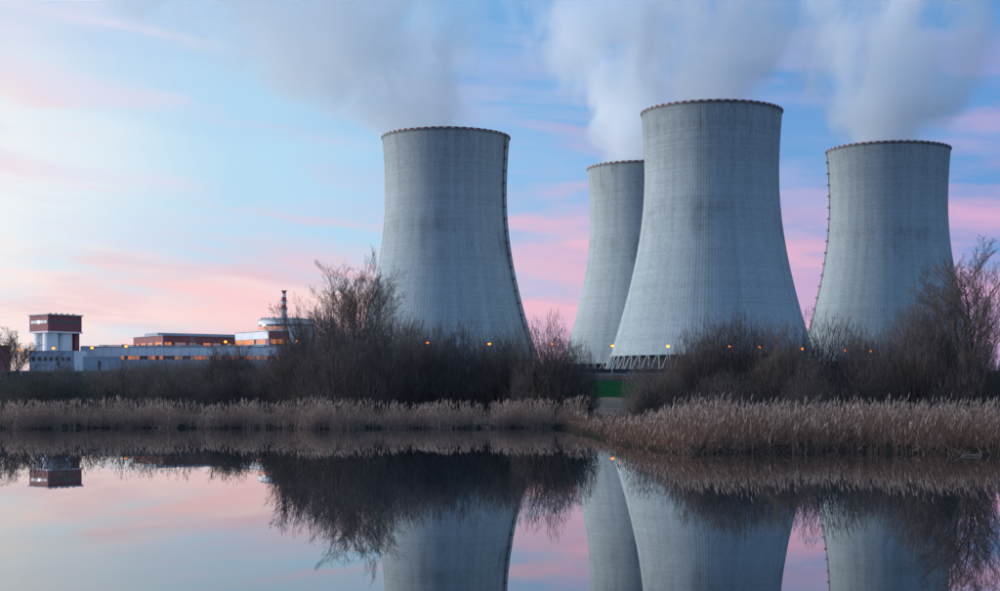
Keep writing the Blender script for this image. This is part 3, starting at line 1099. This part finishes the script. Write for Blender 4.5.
plant(sh[1], 'bare_shrub', 'bare shrub below the right flank of left tower', 'shrub', 502, 145, 336, 5.2, H0=8, sx=.95, group=G1)
plant(sh[2], 'bare_shrub', 'bare shrub outlined on pink sky right of left tower', 'shrub', 546, 137, 328, .6, H0=8, sx=1.1, group=G1)
plant(sh[0], 'bare_shrub', 'last bare shrub before the green gap between the banks', 'shrub', 568, 140, 346, 3.1, H0=8, sx=1.0, group=G1)
plant(sh[3], 'bare_shrub', 'low spreading brown shrub left of the tall bare tree', 'shrub', 229, 235, 352, 2.6, H0=8, sx=1.0, group=G1)
plant(sh[0], 'bare_shrub', 'shrub hugging the left side of the broad dark shrub', 'shrub', 287, 160, 348, 1.9, H0=8, sx=1.1, group=G1)
G3 = 'slim birches before the long pale hall'
for px, top, d, lab in ((206, 346, 300, 'leftmost slim birch before the long pale hall'),
                        (222, 339, 305, 'slim birch with the tallest top before the hall'),
                        (236, 342, 310, 'slim birch right of the tallest birch, below the bright lamp'),
                        (252, 344, 300, 'slim birch before the pale stepped plant block'),
                        (263, 349, 320, 'low slim birch nearest the bare trees at its right')):
    plant(tr_birch, 'birch_tree', lab, 'tree', px, d, top, px * 1.0, H0=12, group=G3, sx=1.2)
plant(tr_left, 'bare_tree', 'spreading bare tree leaning at the far left edge', 'tree', 14, 420, 331, .9, H0=12)
plant(tr_birch, 'bare_tree', 'thin bare tree before the foot of silo building', 'tree', 66, 430, 352, .9, H0=12, sx=2.2)
# right bank
plant(sh[2], 'bare_shrub', 'low bare shrub at the right edge of green gap', 'shrub', 656, 122, 364, .9, H0=8, sx=1.5, group=G2)
plant(sh[0], 'bare_shrub', 'bare shrub before the slanting legs of nearest tower', 'shrub', 694, 126, 338, 2.9, H0=8, sx=.9, group=G2)
plant(sh[1], 'bare_shrub', 'rounded bare shrub with domed top before nearest tower', 'shrub', 734, 128, 320, .1, H0=8, sx=1.05, group=G2)
plant(sh[0], 'bare_shrub', 'bare shrub before the right foot of nearest tower', 'shrub', 779, 124, 332, 5.5, H0=8, sx=1.0, group=G2)
plant(sh[2], 'bare_shrub', 'bare shrub filling the pink gap between two right towers', 'shrub', 824, 126, 326, 4.2, H0=8, sx=1.25, group=G2)
plant(sh[1], 'bare_shrub', 'bare shrub before the middle of the rightmost tower', 'shrub', 868, 123, 336, 3.6, H0=8, sx=.9, group=G2)
plant(sh[1], 'bare_shrub', 'tall bare shrub before right flank of the rightmost tower', 'shrub', 921, 121, 306, 1.2, H0=8, sx=.75, group=G2)
plant(sh[1], 'bare_shrub', 'bare shrub at the foot of the big right tree', 'shrub', 974, 118, 338, 2.4, H0=8, sx=.8, group=G2)
plant(tr_right, 'bare_tree', 'big bare tree with open spreading crown at the right edge', 'tree', 974, 120, 258, 2.5, H0=13, sx=.95)


# dense undergrowth no one could count
def thicket(name, label, pts, d0, d1, n, rad, ln, mt, seed, base=None):
    """pts: (px, top_py) outline at distance d0; twigs stand between d0 and d1"""
    rs = np.random.default_rng(seed)
    px = rs.uniform(pts[0][0], pts[-1][0], n)
    d = rs.uniform(d0, d1, n)
    top = np.interp(px, [p[0] for p in pts], [p[1] for p in pts])
    x = (px - 500) / F * (d0 + d1) / 2
    bump = .8 * np.sin(x * .9 + seed) + .5 * np.sin(x * 2.3 + d * .8) + .5 * np.sin(d * 1.7)
    ztop = HC + (HZ - top) / F * d0 + bump * .55
    g0 = ground(x, d)
    hh = np.maximum(ztop - g0, .6)
    u = rs.uniform(0, 1, n) ** .85
    L = ln * rs.uniform(.5, 1.25, n)
    z0 = g0 - .2 + u * np.maximum(hh - L * .8, .2)
    P0 = np.stack([x, d, z0], -1)
    dr = np.stack([rs.normal(0, .42, n), rs.normal(0, .42, n), np.ones(n)], -1)
    dr /= np.linalg.norm(dr, axis=1, keepdims=True)
    P1 = P0 + dr * L[:, None]
    P2 = P1 + (dr + np.stack([rs.normal(0, .5, n), rs.normal(0, .5, n), np.zeros(n)], -1)) * (L * .45)[:, None]
    r = rad * rs.uniform(.5, 1.4, n)
    V1, Q1 = prisms(P0, P1, r, r * .6)
    V2, Q2 = ribbons(P1, P2, r * .6, rs)
    V = np.concatenate([V1, V2])
    Q = np.concatenate([Q1, Q2 + len(V1)])
    o = link(name, mesh_np(name, V, Q, [mt]))
    tag(o, label, 'thicket', kind='stuff')
    return o


def clump_thicket(label, spec, d0, d1, n, seed, mt, r=.014):
    rs = np.random.default_rng(seed)
    Vs, Qs, off = [], [], 0
    for (px, top, wpx) in spec:
        d = rs.uniform(d0, d1)
        x = px_x(px, d)
        g0 = gz_at(x, d)
        H = (py_z(top, d) - g0) * 1.04
        Wd = wpx / F * d
        V, Q = dome_arrays(rs, H, Wd, n, r, .12, 2)
        V = V + np.array([x, d, g0 - .1])
        Vs.append(V)
        Qs.append(Q + off)
        off += len(V)
    o = link('thicket', mesh_np('thicket', np.concatenate(Vs), np.concatenate(Qs), [mt]))
    tag(o, label, 'thicket', kind='stuff')


clump_thicket('dense dark undergrowth below the shrubs on the left bank',
              [(276, 366, 44), (300, 340, 70), (328, 326, 90), (362, 324, 95), (398, 336, 80), (425, 346, 70), (448, 344, 70), (474, 347, 70),
               (500, 348, 70), (524, 352, 64), (548, 361, 60), (566, 370, 48), (579, 380, 26)], 140, 156, 2500, 31, M_TWIGD)
clump_thicket('dense dark undergrowth below the shrubs on the right bank',
              [(645, 382, 26), (664, 377, 50), (692, 373, 70), (722, 370, 80), (752, 370, 80), (782, 371, 76), (812, 352, 70), (842, 357, 70), (870, 352, 74),
               (898, 358, 84), (928, 360, 90), (960, 366, 90), (990, 366, 90), (1020, 364, 80)], 114, 128, 2400, 32, M_TWIGD)
rsh = random.Random(5)
clump_thicket('long dark hedge of rounded scrub behind the reeds at far left',
              [(px + rsh.uniform(-6, 6), 369 + rsh.uniform(-5, 4) - (3 if px < 100 else 0), rsh.uniform(40, 62)) for px in range(-30, 285, 19)], 150, 174, 2000, 33, M_TWIGD, .017)
thicket('hedge', 'low dark brush along the road bank below the towers',
        [(180, 376), (300, 378), (560, 379), (640, 381), (700, 379)], 640, 690, 9000, .06, 1.6, M_TWIGD, 34)

thicket('scrub', 'thin brownish scrub before the lower wall of the long hall',
        [(96, 372), (130, 362), (170, 358), (210, 356), (250, 357), (275, 356), (300, 356)], 318, 345, 7000, .022, 2.6, M_TWIGB, 35)

# ------------------------------------------------------------------ reeds
def reed_mat(name, c0, c1, c2):
    m, g, b = mat(name, .9, .15)
    geo = g.n('ShaderNodeNewGeometry')
    rnd = geo.outputs['Random Per Island']
    g.set(b.inputs['Base Color'], g.ramp(rnd, [(0, c0), (.55, c1), (1, c2)], 'LINEAR'))
    return m


M_REED = reed_mat('reed_stems', (.15, .092, .07), (.33, .22, .175), (.50, .365, .30))
M_REEDR = reed_mat('reed_stems_russet', (.11, .058, .04), (.23, .135, .098), (.37, .255, .20))
M_PLUME = reed_mat('reed_plumes', (.24, .165, .13), (.36, .26, .215), (.50, .385, .33))


def reed_bed(name, label, X, Y, Hm, seed, lean, m_st, head=.45, r=.011, wild=.12, dead=.25, tallf=.10, fore=None):
    rs = np.random.default_rng(seed)
    n = len(X)
    z0 = np.maximum(ground(X, Y), -.35) - .1
    H = Hm * rs.normal(1, .15, n).clip(.5, 1.35)
    tall = rs.uniform(0, 1, n) < tallf
    H = np.where(tall, Hm * rs.uniform(1.15, 1.5, n), H)
    az = rs.uniform(0, 2 * PI, n)
    bend = np.abs(rs.normal(0, wild, n)) * np.where(tall, .4, 1)
    flop = (rs.uniform(0, 1, n) < dead) & ~tall
    bend = np.where(flop, bend + rs.uniform(.25, .9, n), bend)
    H = np.where(flop, H * rs.uniform(.45, .9, n), H)
    clump = np.sin(X * 2.9 + 1.3 * np.sin(Y * 1.1)) * np.sin(X * 1.13 + Y * .9)
    H = H * (1 + .10 * clump)
    lx = np.cos(az) * bend + lean + .16 * np.sin(X * 1.9 + Y * 1.4)
    ly = np.sin(az) * bend - .05 + .10 * np.sin(X * 1.3 + 2)
    if fore is not None:
        ly = ly - fore * rs.uniform(.3, 1.2, n)
    P = [np.stack([X, Y, z0], -1)]
    for f in (.55, 1.0):
        P.append(np.stack([X + lx * H * f ** 1.8, Y + ly * H * f ** 1.8, z0 + H * f * (1 - .35 * np.minimum(bend, 1) ** 2 * f)], -1))
    rr = r * rs.uniform(.6, 1.3, n)
    Vs, Qs, Ms = [], [], []
    off = 0

    def add(P0, P1, r0, r1, mi):
        nonlocal off
        V, Q = prisms(P0, P1, r0, r1)
        Vs.append(V)
        Qs.append(Q + off)
        Ms.append(np.full(len(Q), mi))
        off += len(V)
    for s in range(2):
        add(P[s], P[s + 1], rr * (1 - .3 * s), rr * (1 - .3 * (s + 1)), 0)
    # long leaves
    for s in range(2):
        k = rs.uniform(0, 1, n) < .8
        f = rs.uniform(.25, .85, n)[k][:, None]
        b0 = P[0][k] * (1 - f) + P[1][k] * f
        a2 = rs.uniform(0, 2 * PI, k.sum())
        ln = rs.uniform(.35, .8, k.sum())
        tip = b0 + np.stack([np.cos(a2) * ln * .55 + lean * .6, np.sin(a2) * ln * .55, ln * rs.uniform(-.1, .85, k.sum())], -1)
        V, Q = ribbons(b0, tip, rr[k] * 1.1, rs)
        Vs.append(V)
        Qs.append(Q + off)
        Ms.append(np.zeros(len(Q)))
        off += len(V)
    # seed plumes
    k = ((rs.uniform(0, 1, n) < head) & ~flop) | tall
    big = tall[k]
    b0 = P[2][k]
    up = np.stack([lx[k] * .6 + rs.normal(.05, .12, k.sum()), ly[k] * .6, np.ones(k.sum())], -1)
    hl_ = (rs.uniform(.14, .28, k.sum()) * np.where(big, 1.5, 1))[:, None]
    hr_ = np.where(big, .036, .024)
    mid_ = b0 + up * hl_ * .45
    add(b0 - up * .04, mid_, rr[k] * .8, hr_, 1)
    add(mid_, b0 + up * hl_ + np.stack([np.full(k.sum(), .04), np.zeros(k.sum()), np.zeros(k.sum())], -1), hr_, np.full(k.sum(), .006), 1)
    o = link(name, mesh_np(name, np.concatenate(Vs), np.concatenate(Qs), [m_st, M_PLUME], np.concatenate(Ms)))
    tag(o, label, 'reeds', kind='stuff')
    return o


n = 26000
Xl = rng.uniform(-48, 8.2, n)
dep = rng.uniform(0, 1, n) ** 1.5 * 9
Yl = shore(np.minimum(Xl, 4.0)) - .6 + dep + .5 * np.sin(Xl * 1.7)
keep = (Xl < 6.9) & (np.sin(Xl * .8) + np.sin(Xl * 2.1 + 1) + .8 * np.sin(Xl * 5.3 + Yl * 2) + 2.2 > rng.uniform(0, 3.4, n))
reed_bed('reed_bed', 'long strip of dry buff reeds along the far left shore', Xl[keep], Yl[keep], 1.18 + .10 * np.sin(Xl[keep] * .33) + .08 * np.sin(Xl[keep] * 1.1), 41, .04, M_REED, .22)
n = 27000
Xr = rng.uniform(4.6, 34, n)
dep = rng.uniform(0, 1, n) ** 1.35 * 34
Yr = shore(np.maximum(Xr, 6.4)) - .5 + dep
keep = (Xr / Yr * F < 640) & (Xr > 5.6 + dep * .12) & ((dep > 1.6) | (rng.uniform(0, 1, n) < .22 + .5 * (np.sin(Xr * 1.6 + 2) > .2)))
Xr, Yr, dr_ = Xr[keep], Yr[keep], dep[keep]
hr = (1.12 + .12 * np.sin(Xr * .7) + .1 * np.sin(Xr * 2.3)) * (.72 + .28 * sstep(dr_, 0, 5)) * (.62 + .38 * sstep(Xr - dr_ * .12, 5.4, 9.0))
reed_bed('reed_bed', 'near bed of russet reeds jutting out from the right shore', Xr, Yr, hr, 42, .10, M_REEDR, .22, .011, .16, .3, .06, .55 * (1 - sstep(dr_, 1.5, 4.5)) * sstep(dr_, 0.3, 1.5))

n = 5000
Xg = rng.uniform(4.5, 15, n)
Yg = rng.uniform(82, 140, n)
keep = (Xg > 5.0) & (Yg > shore(Xg) - .6) & (Xg < 5.6 + (Yg - 70) * .16)
reed_bed('dead_grass', 'low dead grass on the muddy bank in the gap', Xg[keep], Yg[keep], (.3 + .25 * sstep(Yg[keep], 95, 115)), 44, .05, M_REEDR, .05, .011, .3, .3)

# broken stalks standing in the water at the right
n = 170
Xb = rng.uniform(5.2, 26, n)
Yb = shore(np.maximum(Xb, 6.4)) - .5 - rng.uniform(0, 1, n) ** 2 * 3.2
reed_bed('broken_reeds', 'sparse broken reed stalks standing in water at right shore', Xb, Yb, .75 + .5 * rng.uniform(0, 1, n), 43, .05, M_REEDR, .0, .013, .35, .5)

# ------------------------------------------------------------------ small things
dd = 65.0
b = MB()
b.tube([(-.42, 0, .02), (-.1, .02, .05), (.2, 0, .03), (.40, .04, .06)], [.02, .028, .024, .012], 7)
b.tube([(.1, 0, .04), (.22, -.06, .13)], [.014, .006], 5)
o = link('floating_branch', b.mesh('floating_branch', M_WOOD), None, (px_x(972, dd), dd, 0.0))
tag(o, 'pale broken stick floating by the reeds at right', 'stick')

dd = 126.0
x0 = px_x(607, dd)
t = thing('wooden_railing', 'small pale wooden railing on the bank in the gap', 'railing', (x0, dd, gz_at(x0, dd)), .1)
for q in range(4):
    link('post', MB().tube([(q * .55, 0, -.3), (q * .55 + .03 * (q % 2), 0, 1.15)], .035, 6).mesh('post', M_WOOD), t)
for z in (.75, 1.1):
    link('rail', MB().tube([(-.1, -.05, z), (1.75, -.05, z + .02)], .028, 6).mesh('rail', M_WOOD), t)
